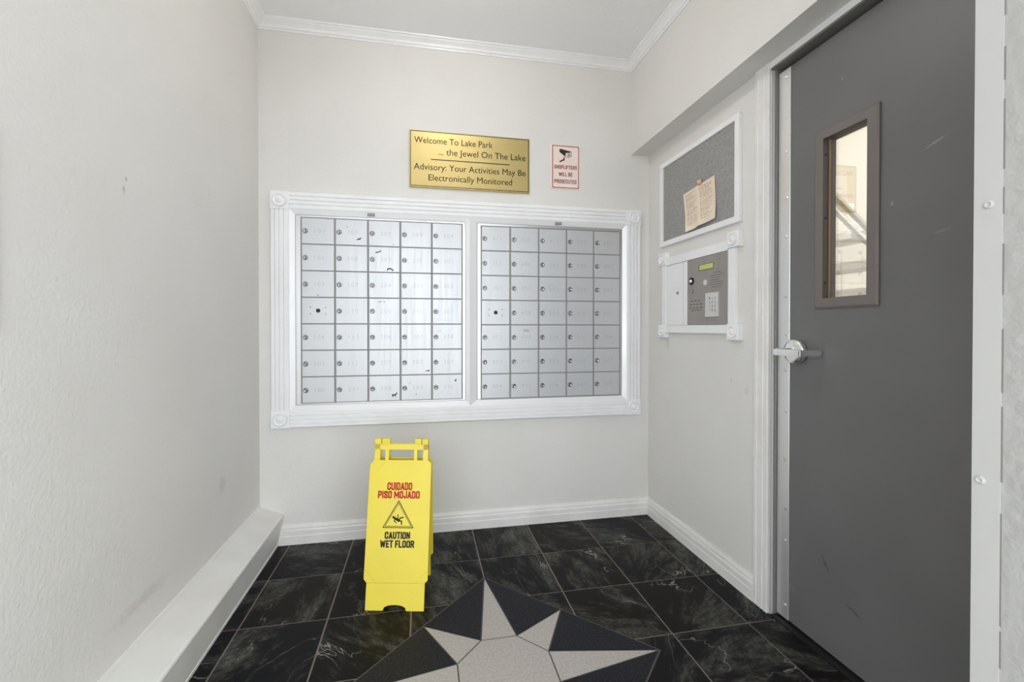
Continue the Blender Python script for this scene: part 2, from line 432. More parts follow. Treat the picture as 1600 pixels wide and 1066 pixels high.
BLOCK = {
 'O': (0.52, [[(_l, _b + _c), (_l, _t - _c), (_l + _c, _t), (_r - _c, _t), (_r, _t - _c), (_r, _b + _c), (_r - _c, _b), (_l + _c, _b), (_l, _b + _c)]]),
 'C': (0.52, [[(_r, _t - 0.24), (_r, _t - _c), (_r - _c, _t), (_l + _c, _t), (_l, _t - _c), (_l, _b + _c), (_l + _c, _b), (_r - _c, _b), (_r, _b + _c), (_r, _b + 0.24)]]),
 'U': (0.52, [[(_l, _t), (_l, _b + _c), (_l + _c, _b), (_r - _c, _b), (_r, _b + _c), (_r, _t)]]),
 'I': (0.17, [[(_l, _b), (_l, _t)]]),
 'D': (0.52, [[(_l, _b), (_l, _t), (_r - _c, _t), (_r, _t - _c), (_r, _b + _c), (_r - _c, _b), (_l, _b)]]),
 'A': (0.52, [[(_l - 0.01, _b), (_m, _t), (_r + 0.01, _b)], [(0.17, 0.30), (0.35, 0.30)]]),
 'P': (0.52, [[(_l, _b), (_l, _t), (_r - _c, _t), (_r, _t - _c), (_r, 0.53), (_r - _c, 0.44), (_l, 0.44)]]),
 'R': (0.52, [[(_l, _b), (_l, _t), (_r - _c, _t), (_r, _t - _c), (_r, 0.57), (_r - _c, 0.48), (_l, 0.48)], [(0.30, 0.46), (_r, _b)]]),
 'B': (0.52, [[(_l, _b), (_l, _t), (_r - _c, _t), (_r, _t - _c), (_r, 0.60), (_r - _c, 0.51), (_l, 0.51)], [(_r - _c, 0.51), (_r, 0.42), (_r, _b + _c), (_r - _c, _b), (_l, _b)]]),
 'S': (0.52, [[(_r, _t - 0.22), (_r, _t - _c), (_r - _c, _t), (_l + _c, _t), (_l, _t - _c), (_l, 0.64), (_l + _c, 0.54), (_r - _c, 0.46), (_r, 0.36), (_r, _b + _c), (_r - _c, _b), (_l + _c, _b), (_l, _b + _c), (_l, _b + 0.22)]]),
 'M': (0.70, [[(_l, _b), (_l, _t), (0.35, 0.30), (0.615, _t), (0.615, _b)]]),
 'J': (0.46, [[(0.375, _t), (0.375, _b + _c), (0.375 - _c, _b), (_l + _c * 0.7, _b), (_l, _b + _c), (_l, _b + 0.2)]]),
 'T': (0.50, [[(0.25, _b), (0.25, _t)], [(_l, _t), (0.415, _t)]]),
 'N': (0.52, [[(_l, _b), (_l, _t), (_r, _b), (_r, _t)]]),
 'W': (0.76, [[(_l, _t), (0.21, _b), (0.38, _t - 0.1), (0.55, _b), (0.675, _t)]]),
 'E': (0.45, [[(0.365, _t), (_l, _t), (_l, _b), (0.365, _b)], [(_l, 0.5), (0.33, 0.5)]]),
 'F': (0.45, [[(0.365, _t), (_l, _t), (_l, _b)], [(_l, 0.5), (0.33, 0.5)]]),
 'L': (0.44, [[(_l, _t), (_l, _b), (0.355, _b)]]),
 'H': (0.52, [[(_l, _b), (_l, _t)], [(_r, _b), (_r, _t)], [(_l, 0.5), (_r, 0.5)]]),
}
def block_text(mb, txt, o, ex, ey, x0, x1, zb, caph, w=0.205):
    """heavy condensed capitals drawn from strokes, fitted to x0..x1"""
    tot = 0; places = []
    for ch in txt:
        if ch == ' ':
            tot += 0.24; continue
        places.append((ch, tot)); tot += BLOCK[ch][0] + 0.075
    tot -= 0.075
    kx = (x1 - x0) / tot
    for ch, off in places:
        for line in BLOCK[ch][1]:
            n = len(line)
            for i in range(n - 1):
                a = Vector(line[i]); b = Vector(line[i + 1]); d = (b - a).normalized(); s = Vector((-d.y, d.x)) * w / 2
                e = d * w / 2
                a2 = a - e if i == 0 else a; b2 = b + e if i == n - 2 else b
                q = [a2 - s, b2 - s, b2 + s, a2 + s]
                mb.prism([(x0 + (p.x + off) * kx, zb + p.y * caph) for p in q], o, ex, ey, 0.0001, 0.0006)
            for p in line[1:-1]:
                mb.prism([(x0 + (p[0] + off + w / 2 * math.cos(k * math.pi / 4)) * kx, zb + (p[1] + w / 2 * math.sin(k * math.pi / 4)) * caph) for k in range(8)], o, ex, ey, 0.0001, 0.0006)
    return mb
def stroke(mb, pts, w, o, ex, ey, t0, t1, closed=False):
    """flat band of width w along a polyline, with round joints"""
    n = len(pts)
    for i in range(n if closed else n - 1):
        a = Vector(pts[i]); b = Vector(pts[(i + 1) % n]); d = (b - a).normalized(); s = Vector((-d.y, d.x)) * w / 2
        mb.prism([tuple(a - s), tuple(b - s), tuple(b + s), tuple(a + s)], o, ex, ey, t0, t1)
    for p in pts:
        mb.prism([(p[0] + w / 2 * math.cos(k * math.pi / 4), p[1] + w / 2 * math.sin(k * math.pi / 4)) for k in range(8)], o, ex, ey, t0, t1)
    return mb

# ================================================================== STRUCTURE
structure(build(MB().box(XL - 0.12, 1.42, D, D + 0.12, -0.02, ZC + 0.1), 'wall_back', M['wall']))
structure(build(MB().box(XL - 0.12, XL, YB, D, -0.02, ZC + 0.1), 'wall_left', M['wall_left']))
mb = MB()
mb.box(XR, 1.42, 1.407, D, -0.02, ZS)
mb.box(XR, 1.42, YN, 0.525, -0.02, ZS)
mb.box(XR, 1.42, 0.525, 1.407, 2.058, ZS)
structure(build(mb, 'wall_right', M['wall_right']))
structure(build(MB().box(XB, 1.42, YN, D, ZS, ZC + 0.1), 'wall_right_bulkhead', M['wall']))
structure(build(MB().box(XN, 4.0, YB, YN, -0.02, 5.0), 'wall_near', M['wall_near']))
structure(build(MB().box(XL - 0.12, XB, YN, D, ZC, ZC + 0.1).box(XL - 0.12, XN, YB, YN, ZC, ZC + 0.1), 'ceiling', M['ceiling']))

# entrance wall around the opening the camera looks through, and the paved ground outside
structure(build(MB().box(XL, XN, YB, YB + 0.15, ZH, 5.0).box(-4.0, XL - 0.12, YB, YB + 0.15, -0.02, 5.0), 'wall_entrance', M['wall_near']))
structure(build(MB().box(-12, 12, -14, YB, -0.12, -0.01), 'ground_outside', M['outside']))
structure(build(MB().box(-2.6, 2.6, -2.4, YB, 2.80, 3.0), 'added_sky_blocker', M['ceiling']))  # unseen slab added outside to keep upper sky light off the floor

# stair hall seen through the door glass
HX0, HX1, HY0, HY1, HZ = 1.42, 3.3, YN, 3.3, 2.75
mb = MB()
mb.box(HX1, HX1 + 0.1, HY0, HY1, 0, HZ); mb.box(HX0 - 0.12, HX1, HY1, HY1 + 0.1, 0, HZ); 
mb.box(HX0 - 0.12, HX0, D + 0.12, HY1, 0, HZ)
mb.box(HX0 - 0.12, HX0, HY0, D + 0.12, ZC + 0.1, HZ)
structure(build(mb, 'wall_hall', M['hall']))
structure(build(MB().box(HX0 - 0.12, HX1 + 0.1, HY0, HY1 + 0.1, HZ, HZ + 0.1), 'ceiling_hall', M['hall']))
structure(build(MB().box(1.42, HX1 + 0.1, HY0, HY1 + 0.1, -0.05, 0.0), 'floor_hall', M['hall_floor']))

# ------------------------------------------------------------------ floor: marble tiles around a star medallion
G = 0.3049
GX, GY = -0.0437, 1.6784
CX, CY, HD = 0.262, 1.312, 0.522         # medallion centre, half diagonal
floor = structure(build(MB().box(XL, 1.42, YB, D, -0.06, -0.0016), 'floor', M['grout']))
def clip(poly, a, b, c):
    """keep a*x+b*y<=c"""
    out = []
    for i in range(len(poly)):
        p, q = poly[i], poly[(i + 1) % len(poly)]
        dp = a * p[0] + b * p[1] - c; dq = a * q[0] + b * q[1] - c
        if dp <= 0:
            out.append(p)
        if (dp < 0 < dq) or (dq < 0 < dp):
            t = dp / (dp - dq); out.append((p[0] + (q[0] - p[0]) * t, p[1] + (q[1] - p[1]) * t))
    return out
def area(p):
    return abs(sum(p[i][0] * p[(i + 1) % len(p)][1] - p[(i + 1) % len(p)][0] * p[i][1] for i in range(len(p)))) / 2 if len(p) > 2 else 0
g = 0.0030
edges = [(sx, sy, sx * CX + sy * CY + HD + g * 1.6) for sx, sy in ((1, 1), (-1, 1), (-1, -1), (1, -1))]
for j in range(-11, 4):
    for i in range(-3, 6):
        x0, x1 = max(GX + i * G + g, XL), min(GX + (i + 1) * G - g, 1.335)
        y0, y1 = max(GY + j * G + g, YB), min(GY + (j + 1) * G - g, D)
        if x1 - x0 < 0.01 or y1 - y0 < 0.01:
            continue
        if x0 > XN + 0.02 and y1 < YN:
            continue
        if y1 < YN and x1 > XN:
            x1 = XN
        rect = [(x0, y0), (x1, y0), (x1, y1), (x0, y1)]
        pieces = []; rest = rect
        for a, b, c in edges:
            if len(rest) < 3:
                break
            outp = clip(rest, -a, -b, -c)
            if area(outp) > 1e-6:
                pieces.append(outp)
            rest = clip(rest, a, b, c)
        if sum(area(p) for p in pieces) < 4e-4:
            continue
        mb = MB()
        for p in pieces:
            mb.prism(p, (0, 0, 0), (1, 0, 0), (0, 1, 0), -0.01, 0.0)
        build(mb, 'marble_tile', M['marble'], floor)
build(MB().prism([(CX, CY - HD - g), (CX + HD + g, CY), (CX, CY + HD + g), (CX - HD - g, CY)], (0, 0, 0), (1, 0, 0), (0, 1, 0), -0.01, -0.0012), 'star_joint', M['star_grout'], floor)
def inset(poly, d):
    ar = sum(poly[i][0] * poly[(i + 1) % len(poly)][1] - poly[(i + 1) % len(poly)][0] * poly[i][1] for i in range(len(poly)))
    if ar < 0:
        poly = poly[::-1]
    out = poly
    for i in range(len(poly)):
        p, q = poly[i], poly[(i + 1) % len(poly)]
        dx, dy = q[0] - p[0], q[1] - p[1]; L = math.hypot(dx, dy); nx, ny = dy / L, -dx / L
        out = clip(out, nx, ny, nx * p[0] + ny * p[1] - d)
    return out
AP = 0.153
octv = [(CX + AP / math.cos(R_(22.5)) * math.cos(R_(22.5 + 45 * k)), CY + AP / math.cos(R_(22.5)) * math.sin(R_(22.5 + 45 * k))) for k in range(8)]
def tipv(k):
    r = HD if k % 2 == 0 else HD / math.sqrt(2)
    return (CX + r * math.cos(R_(45 * k)), CY + r * math.sin(R_(45 * k)))
def slab(poly, name, m, d=0.0024):
    p = inset(poly, d)
    build(MB().prism(p, (0, 0, 0), (1, 0, 0), (0, 1, 0), -0.01, 0.0), name, m, floor)
slab(octv, 'star_octagon', M['star_white'])
for k in range(8):
    slab([octv[k - 1], tipv(k), octv[k]], 'star_point', M['star_white'])
    slab([octv[k], tipv(k), tipv((k + 1) % 8)], 'star_field', M['star_black'])

# ------------------------------------------------------------------ baseboards, ledge, crown
def prof_run(prof, f0, f1):
    """loft of one 2-D profile between two placements"""
    return MB().loft([[f0(a, z) for a, z in prof], [f1(a, z) for a, z in prof]])
BP = [(0, 0.0956), (0.005, 0.0956), (0.0075, 0.089), (0.0105, 0.083), (0.0105, 0.075), (0.0145, 0.068), (0.0145, 0.046), (0.0165, 0.042), (0.0165, 0.0), (0, 0)]
structure(build(prof_run(BP, lambda a, z: (-0.735, D - a, z), lambda a, z: (XR - a, D - a, z)), 'baseboard_back', M['shoe']))
structure(build(prof_run(BP, lambda a, z: (XR - a, D - a, z), lambda a, z: (XR - a, 1.479, z)), 'baseboard_right', M['shoe']))
LP = [(0, 0.205), (0.004, 0.203), (0.010, 0.189), (0.104, 0.154), (0.111, 0.149), (0.1125, 0.143), (0.109, 0.137), (0.089, 0.016), (0.0875, 0.014), (0.091, 0.012), (0.089, 0.0), (0, 0)]
structure(build(prof_run(LP, lambda a, z: (XL + a, D, z), lambda a, z: (XL + a, YB, z)), 'baseboard_left', M['ledge']))
CP = [(0, -0.046), (0.005, -0.046), (0.0075, -0.038), (0.0135, -0.036), (0.0175, -0.026), (0.029, -0.0155), (0.034, -0.012), (0.036, -0.008), (0.043, -0.006), (0.045, 0.0), (0, 0)]
structure(build(prof_run(CP, lambda a, z: (XL + a, D - a, ZC + z), lambda a, z: (XB - a, D - a, ZC + z)), 'trim_1', M['white']))
structure(build(prof_run(CP, lambda a, z: (XL + a, D - a, ZC + z), lambda a, z: (XL + a, YN, ZC + z)), 'trim_2', M['white']))
structure(build(prof_run(CP, lambda a, z: (XB - a, D - a, ZC + z), lambda a, z: (XB - a, YN + a, ZC + z)), 'trim_3', M['white']))

# ------------------------------------------------------------------ grey door on the right
casing = MB()
CPF = [(0, 0), (0.012, 0), (0.015, 0.004), (0.015, 0.016), (0.0125, 0.019), (0.015, 0.022), (0.015, 0.046), (0.0125, 0.049), (0.015, 0.053), (0.015, 0.068), (0.012, 0.072), (0, 0.072)]
casing.loft([[(XR - t, 1.479 - w, 0) for t, w in CPF], [(XR - t, 1.479 - w, ZS) for t, w in CPF]])
structure(build(casing, 'trim_4', M['shoe']))
structure(build(MB().box(XR - 0.012, XR, 0.525, 1.407, 2.058, ZS - 0.0005), 'trim_5', M['white'], bevel=0.001))
DX = 1.318
d1 = bpy.data.objects.new('door_1', None); COL.objects.link(d1); d1.location = (DX, 0.96, 0); ORG['door_1'] = Vector(d1.location); structure(d1)
# steel frame: latch jamb, head, hinge jamb
fr = MB()
fr.cur = 1
fr.box(XR - 0.007, XR + 0.006, 1.399, 1.407, 0, 2.058)
fr.cur = 0
fr.box(XR + 0.006, 1.42, 1.394, 1.407, 0, 2.058)
build(fr, 'latch_jamb', [M['frame_grey'], M['jamb_light']], d1, bevel=0.0012)
build(MB().box(XR - 0.013, 1.42, 0.525, 1.400, 2.050, 2.058).box(1.372, 1.42, 0.54, 1.392, 2.02, 2.050), 'head_jamb', M['frame_grey'], d1)
build(MB().box(XR - 0.013, 1.42, 0.525, 0.537, 0, 2.050), 'hinge_jamb', M['frame_grey'], d1)
build(MB().box(XR - 0.01, 1.42, 0.537, 1.392, -0.001, 0.006), 'threshold', M['black'], d1)
LY0, LY1, LZ0, LZ1 = 0.541, 1.387, 0.012, 2.036
WY0, WY1, WZ0, WZ1 = 1.062, 1.209, 1.181, 1.714
lf = MB()
lf.box(DX, DX + 0.045, LY0, WY0, LZ0, LZ1); lf.box(DX, DX + 0.045, WY1, LY1, LZ0, LZ1)
lf.box(DX, DX + 0.045, WY0, WY1, LZ0, WZ0); lf.box(DX, DX + 0.045, WY0, WY1, WZ1, LZ1)
build(lf, 'leaf', M['door'], d1)
# vision panel: bevelled trim, dark reveal, pane
vt = MB()
fx = DX - 0.009
oy0, oy1, oz0, oz1 = WY0 - 0.031, WY1 + 0.031, WZ0 - 0.031, WZ1 + 0.031
def ring_faces(mb, ro, ri):
    b = len(mb.v)
    mb.v += ro + ri
    for k in range(4):
        j = (k + 1) % 4
        mb.face([b + k, b + j, b + 4 + j, b + 4 + k])
def rect_yz(x, y0, y1, z0, z1):
    return [(x, y0, z0), (x, y1, z0), (x, y1, z1), (x, y0, z1)]
c0 = rect_yz(DX, oy0, oy1, oz0, oz1); c1 = rect_yz(fx + 0.003, oy0, oy1, oz0, oz1); c2 = rect_yz(fx, oy0 + 0.006, oy1 - 0.006, oz0 + 0.006, oz1 - 0.006)
c3 = rect_yz(fx, WY0 + 0.002, WY1 - 0.002, WZ0 + 0.002, WZ1 - 0.002); c4 = rect_yz(fx + 0.03, WY0 + 0.002, WY1 - 0.002, WZ0 + 0.002, WZ1 - 0.002)
ring_faces(vt, c0, c1); ring_faces(vt, c1, c2); ring_faces(vt, c2, c3)
vt.cur = 1; ring_faces(vt, c3, c4)
vis = build(vt, 'window_trim', [M['vision'], M['vision_in']], d1)
pane = build(MB().box(fx + 0.026, fx + 0.031, WY0, WY1, WZ0, WZ1), 'pane', M['mirror_glass'], d1)
for z in (1.235, 1.45, 1.66):
    build(MB().lathe([(0.0045, 0), (0.0045, 0.001), (0.003, 0.002)], (fx + 0.011, WY1 - 0.002, z), (0, -1, 0), 10), 'trim_screw', M['black'], vis)
build(MB().box(fx + 0.023, fx + 0.026, WY1 - 0.006, WY1 - 0.002, WZ0, WZ1).box(fx + 0.023, fx + 0.026, WY0, WY1, WZ0 + 0.002, WZ0 + 0.005), 'glazing_bead', M['bead'], vis)
# latch guard plate
py0, py1 = 1.341, 1.3925
gp = build(MB().box(DX - 0.004, DX, py0, py1, 0.012, 2.034), 'latch_guard', M['plate'], d1, bevel=0.0008)
for z in (2.005, 1.86, 1.73, 1.56, 1.42, 1.20, 1.06, 0.93, 0.78, 0.60, 0.42, 0.30, 0.06):
    build(MB().lathe([(0.006, 0), (0.0055, 0.002), (0.0035, 0.003), (0.0012, 0.0022)], (DX - 0.004, py0 + 0.016 + random.uniform(-.002, .002), z), (-1, 0, 0), 12), 'screw', M['satin'], gp)
# lever lock
ly, lz = 1.312, 1.0
mb = MB(); mb.smooth = True
mb.lathe([(0.044, 0), (0.044, 0.010), (0.0425, 0.016), (0.040, 0.020), (0.020, 0.021), (0.018, 0.021)], (DX, ly, lz), (-1, 0, 0), 36)
rose = build(mb, 'lever_rose', M['satin'], d1)
mb = MB(); mb.smooth = True
mb.lathe([(0.016, 0), (0.0135, 0.008), (0.013, 0.055), (0.0125, 0.064)], (DX - 0.02, ly, lz), (-1, 0, 0), 24)
mb.smooth = False
mb.box(1.229, 1.243, 1.214, ly + 0.012, lz - 0.0125, lz + 0.0105)
mb.box(1.229, 1.312, 1.210, 1.222, lz - 0.0115, lz + 0.0095)
lev = build(mb, 'lever_handle', M['satin'], d1, bevel=0.0025, seg=2, angle=50)
build(MB().lathe([(0.0085, 0), (0.0085, 0.002), (0.007, 0.003)], (DX - 0.084, ly, lz), (-1, 0, 0), 18), 'key_cylinder', M['chrome'], lev)
build(MB().box(1.2295, 1.2308, ly - 0.001, ly + 0.001, lz - 0.004, lz + 0.004), 'keyway', M['black'], lev)

# near outside corner with a screwed metal corner strip
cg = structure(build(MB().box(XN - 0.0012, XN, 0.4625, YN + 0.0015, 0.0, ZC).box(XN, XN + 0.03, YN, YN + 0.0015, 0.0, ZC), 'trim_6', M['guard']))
for y, z in ((0.4772, 1.26), (0.4841, 0.8616), (0.472, 1.78), (0.475, 0.42), (0.478, 2.3)):
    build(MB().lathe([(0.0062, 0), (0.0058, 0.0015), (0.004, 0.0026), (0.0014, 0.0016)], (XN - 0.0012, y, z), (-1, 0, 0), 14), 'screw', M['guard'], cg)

random.seed(21)
mb = MB()
zz = 0.02
while zz < 2.5:
    hh = random.uniform(0.02, 0.16)
    mb.box(XN - 0.0007, XN, 0.4608 + random.uniform(-0.0002, 0.0002), 0.4628, zz, zz + hh); zz += hh + random.uniform(0.005, 0.05)
build(mb, 'dirty_seam', M['seam'], cg)['kind'] = 'stuff'

# ================================================================== MAILBOXES
YF = D - 0.010          # door faces
sur = thing('mailbox_surround', 'white fluted wooden surround with round corner rosettes framing the two mailbox banks', 'frame', ((-0.7334 + 1.2355) / 2, D, 0.588))
sx0, sx1, sz0, sz1, sw = -0.7350, 1.2340, 0.588, 1.760, 0.0855
def flute(w, t=0.026):
    p = [(0, 0), (0, t - 0.004), (0.004, t)]
    n = 4; gap = 0.007; lands = (w - 0.010 - (n - 1) * gap) / n
    x = 0.004
    for k in range(n):
        x += lands if k else lands
        p.append((x, t))
        if k < n - 1:
            p += [(x + gap * 0.2, t - 0.008), (x + gap * 0.8, t - 0.008), (x + gap, t)]
            x += gap
    p += [(w, t - 0.004), (w, 0)]
    return p
FP = flute(sw)
def rail(name, f0, f1):
    return build(MB().loft([[f0(w, t) for w, t in FP], [f1(w, t) for w, t in FP]]), name, M['white'], sur)
bk = 0.088
rail('fluted_rail', lambda w, t: (sx0 + bk, D - t, sz1 - w), lambda w, t: (sx1 - bk, D - t, sz1 - w))
rail('fluted_rail', lambda w, t: (sx0 + bk, D - t, sz0 + w), lambda w, t: (sx1 - bk, D - t, sz0 + w))
rail('fluted_stile', lambda w, t: (sx0 + w, D - t, sz0 + bk), lambda w, t: (sx0 + w, D - t, sz1 - bk))
rail('fluted_stile', lambda w, t: (sx1 - w, D - t, sz0 + bk), lambda w, t: (sx1 - w, D - t, sz1 - bk))
ROS = [(0.034, 0), (0.034, 0.004), (0.031, 0.008), (0.027, 0.008), (0.024, 0.002), (0.018, 0.0012), (0.0145, 0.006), (0.011, 0.0085), (0.0, 0.0095)]
def rosette_block(parent, cx, cz, size, depth, face_y=None, normal=(0, -1, 0), xw=None, m='white'):
    mb = MB()
    if normal == (0, -1, 0):
        mb.box(cx - size / 2, cx + size / 2, D - depth, D, cz - size / 2, cz + size / 2)
        c = (cx, D - depth, cz)
    else:
        mb.box(xw - depth, xw, cx - size / 2, cx + size / 2, cz - size / 2, cz + size / 2)
        c = (xw - depth, cx, cz)
    blk = build(mb, 'corner_block', M[m], parent, bevel=0.0015)
    k = size / 0.088
    r = MB(); r.smooth = True
    r.lathe([(a * k, h * k) for a, h in ROS], c, normal, 24)
    build(r, 'rosette', M[m], blk)
for cx in (sx0 + bk / 2, sx1 - bk / 2):
    for cz in (sz0 + bk / 2, sz1 - bk / 2):
        rosette_block(sur, cx, cz, bk, 0.030)

NUM_L = [['101', '107', '202', '209', '304'], ['102', '108', '203', '210', '305'], ['103', '109', '204', '211', '306'], [None, '110', '205', '212', '307'],
         ['104', '111', '206', '301', '308'], ['105', '112', '207', '302', '309'], ['106', '201', '208', '303', '310']]
NUM_R = [['311', '405', '412', '507', '602'], ['312', '406', '501', '508', '603'], ['401', '407', '502', '509', '604'], [None, '408', '503', '510', '605'],
         ['402', '409', '504', '511', '606'], ['403', '410', '505', '512', '607'], ['404', '411', '506', '601', '608']]
marks = {(0, 0, 1): [(0.112, 0.032, 'dash'), (0.056, 0.090, 'dot')], (0, 1, 2): [(0.047, 0.102, 'slash'), (0.105, 0.014, 'arc')], (0, 5, 3): [(0.132, 0.018, 'wedge')],
         (0, 6, 2): [(0.125, 0.026, 'cat')], (0, 6, 4): [(0.120, 0.098, 'dot2')], (0, 6, 3): [(0.075, 0.030, 'dot'), (0.040, 0.090, 'hook')], (0, 3, 2): [(0.062, 0.112, 'bar')],
         (1, 4, 1): [(0.085, 0.100, 'ghost')], (0, 0, 2): [(0.122, 0.010, 'dot')], (0, 4, 4): [(0.035, 0.098, 'hook')], (0, 2, 0): [(0.076, 0.008, 'dot')]}
def mark_mesh(kind, x, z):
    mb = MB(); o = (x, YF - 0.006, z); ex = (1, 0, 0); ey = (0, 0, 1); t = (0.0002, 0.0006)
    if kind == 'dot':
        stroke(mb, [(-0.0008, 0), (0.0008, 0.0006)], 0.004, o, ex, ey, *t)
    elif kind == 'dot2':
        stroke(mb, [(-0.002, -0.002), (0.002, 0.002)], 0.007, o, ex, ey, *t)
    elif kind == 'dash':
        stroke(mb, [(-0.007, -0.003), (0.0, 0.0), (0.004, -0.001), (0.009, 0.005)], 0.006, o, ex, ey, *t)
    elif kind == 'slash':
        stroke(mb, [(-0.013, -0.003), (-0.002, -0.001), (0.006, 0.001), (0.012, 0.007)], 0.005, o, ex, ey, *t)
    elif kind == 'arc':
        stroke(mb, [(-0.014, -0.004), (-0.009, 0.003), (0.0, 0.004), (0.009, 0.000), (0.015, -0.005)], 0.006, o, ex, ey, *t)
    elif kind == 'wedge':
        mb.prism([(-0.014, -0.002), (0.012, -0.003), (0.012, 0.005), (0.002, 0.003)], o, ex, ey, *t)
    elif kind == 'cat':
        stroke(mb, [(-0.010, 0.004), (-0.002, 0.002), (0.006, 0.003), (0.012, 0.012)], 0.006, o, ex, ey, *t)
        stroke(mb, [(-0.009, 0.002), (-0.010, -0.006)], 0.003, o, ex, ey, *t); stroke(mb, [(-0.004, 0.001), (-0.006, -0.008)], 0.003, o, ex, ey, *t); stroke(mb, [(0.005, 0.002), (0.006, -0.008)], 0.003, o, ex, ey, *t)
    elif kind == 'hook':
        stroke(mb, [(-0.008, -0.004), (-0.002, -0.006), (0.005, -0.002), (0.008, 0.004)], 0.0028, o, ex, ey, *t)
    elif kind == 'bar':
        stroke(mb, [(-0.014, 0.0), (-0.002, 0.0005)], 0.003, o, ex, ey, *t); stroke(mb, [(0.010, 0.0), (0.016, 0.0)], 0.003, o, ex, ey, *t)
    else:
        mb.box(x - 0.016, x + 0.016, YF - 0.0064, YF - 0.006, z - 0.007, z + 0.007)
    return mb

def mailbox_bank(idx, ox0, ox1, tx0, tx1, dx0, pw, dz1, ph, nums, label):
    oz0, oz1, tz0, tz1 = 0.672, 1.676, 0.6975, 1.6515
    root = thing('mailbox_bank', label, 'mailboxes', ((ox0 + ox1) / 2, D, oz0), 'aluminium mailbox banks in the white surround')
    # mitred sloping trim
    yo, yi = D - 0.024, D - 0.013
    quads = [((ox0, oz1), (ox1, oz1), (tx1, tz1), (tx0, tz1)), ((ox0, oz0), (ox1, oz0), (tx1, tz0), (tx0, tz0)),
             ((ox0, oz0), (ox0, oz1), (tx0, tz1), (tx0, tz0)), ((ox1, oz0), (ox1, oz1), (tx1, tz1), (tx1, tz0))]
    for q in quads:
        mb = MB()
        front = [(q[0][0], yo, q[0][1]), (q[1][0], yo, q[1][1]), (q[2][0], yi, q[2][1]), (q[3][0], yi, q[3][1])]
        back = [(p[0], D - 0.0005, p[2]) for p in front]
        mb.loft([front, back])
        build(mb, 'trim_strip', M['alu_trim'], root)
    ncol, nrow = 5, 7
    dx1 = dx0 + pw * ncol; dz0 = dz1 - ph * nrow
    build(MB().box(tx0, tx1, D - 0.0105, D - 0.001, tz0, tz1), 'back_panel', M['gap'], root)
    # inner frame
    fi = 0.003
    for (a0, a1, b0, b1) in ((tx0 + fi, dx0 - 0.002, tz0 + fi, tz1 - fi), (dx1 + 0.002, tx1 - fi, tz0 + fi, tz1 - fi), (dx0 - 0.002, dx1 + 0.002, dz1 + 0.0025, tz1 - fi), (dx0 - 0.002, dx1 + 0.002, tz0 + fi, dz0 - 0.0015)):
        if a1 - a0 > 0.001 and b1 - b0 > 0.001:
            build(MB().box(a0, a1, D - 0.0145, D - 0.004, b0, b1), 'inner_frame', M['alu_frame'], root)
    w, h = pw - 0.0085, ph - 0.0048
    proto = None; lockp = None
    for r in range(nrow):
        for c in range(ncol):
            x = dx0 + c * pw + 0.00425; z = dz1 - (r + 1) * ph + 0.0024
            if proto is None:
                dr = build(MB().box(x, x + w, YF - 0.006, D - 0.004, z, z + h), 'mailbox_door', M['alu_door'], root, bevel=0.0012)
                proto = dr; px, pz = x, z
            else:
                dr = clone(proto, root, (x - px, 0, z - pz))
            if nums[r][c] is None:
                build(MB().lathe([(0.0105, 0), (0.0105, 0.0015), (0.009, 0.002)], (x + w / 2, YF - 0.006, z + h / 2), (0, -1, 0), 18), 'lock', M['black'], dr)
                for ax in (-0.0365, 0.0355):
                    for az in (-0.0165, 0.0165):
                        build(MB().lathe([(0.0034, 0), (0.0025, 0.0014)], (x + w / 2 + ax, YF - 0.006, z + h / 2 + az), (0, -1, 0), 8), 'rivet', M['gap'], dr)
                continue
            if lockp is None:
                mb = MB(); mb.smooth = True
                mb.lathe([(0.0108, 0), (0.0108, 0.0024), (0.0096, 0.0040), (0.0074, 0.0040), (0.0066, 0.0024), (0.0, 0.0028)], (x + 0.0165, YF - 0.006, z + h * 0.49), (0, -1, 0), 18)
                mb.smooth = False; mb.cur = 1
                mb.lathe([(0.0128, 0), (0.0128, 0.0009), (0.0108, 0.0011)], (x + 0.0165, YF - 0.006, z + h * 0.49), (0, -1, 0), 18)
                mb.box(x + 0.0155, x + 0.0175, YF - 0.0092, YF - 0.0075, z + h * 0.49 - 0.0055, z + h * 0.49 + 0.002)
                lk = build(mb, 'lock', [M['chrome'], M['lockcore']], dr); lockp = lk; lx, lz_ = x, z
            else:
                lk = lockp.copy(); COL.objects.link(lk); lk.parent = dr
                ORG[lk.name] = ORG[lockp.name] + Vector((x - lx, 0, z - lz_)); lk.location = ORG[lk.name] - ORG[dr.name]
                lk.rotation_euler = (0, random.uniform(-1.6, 1.6), 0)
            mb = MB()
            nw = 0.052 if '1' not in nums[r][c] else 0.046
            lettering(mb, nums[r][c], (x + 0.083, YF - 0.006, z + h * 0.5), (1, 0, 0), (0, 0, 1), -nw / 2, nw / 2, -0.0095, 0.020, 0.0003, bold=-0.012, space=1.25)
            build(mb, 'number', M['number'], dr)
            for mx_, mz_, kind in marks.get((idx, r, c), []):
                build(mark_mesh(kind, x + mx_, z + mz_), 'residue', M['number'] if kind in ('ghost', 'hook') else M['mark'], dr)
    # small latch tab on the top trim
    tx = tx0 + (tx1 - tx0) * (0.43 if idx == 0 else 0.54)
    build(MB().box(tx - 0.018, tx + 0.018, D - 0.026, D - 0.016, tz1 + 0.006, tz1 + 0.020), 'latch_tab', M['gap'], root)
    return root
mailbox_bank(0, -0.6485, 0.2510, -0.6235, 0.2270, -0.5965, 0.1614, 1.6385, 0.1332, NUM_L, 'bank of 35 aluminium mailbox doors on the left side of the white surround')
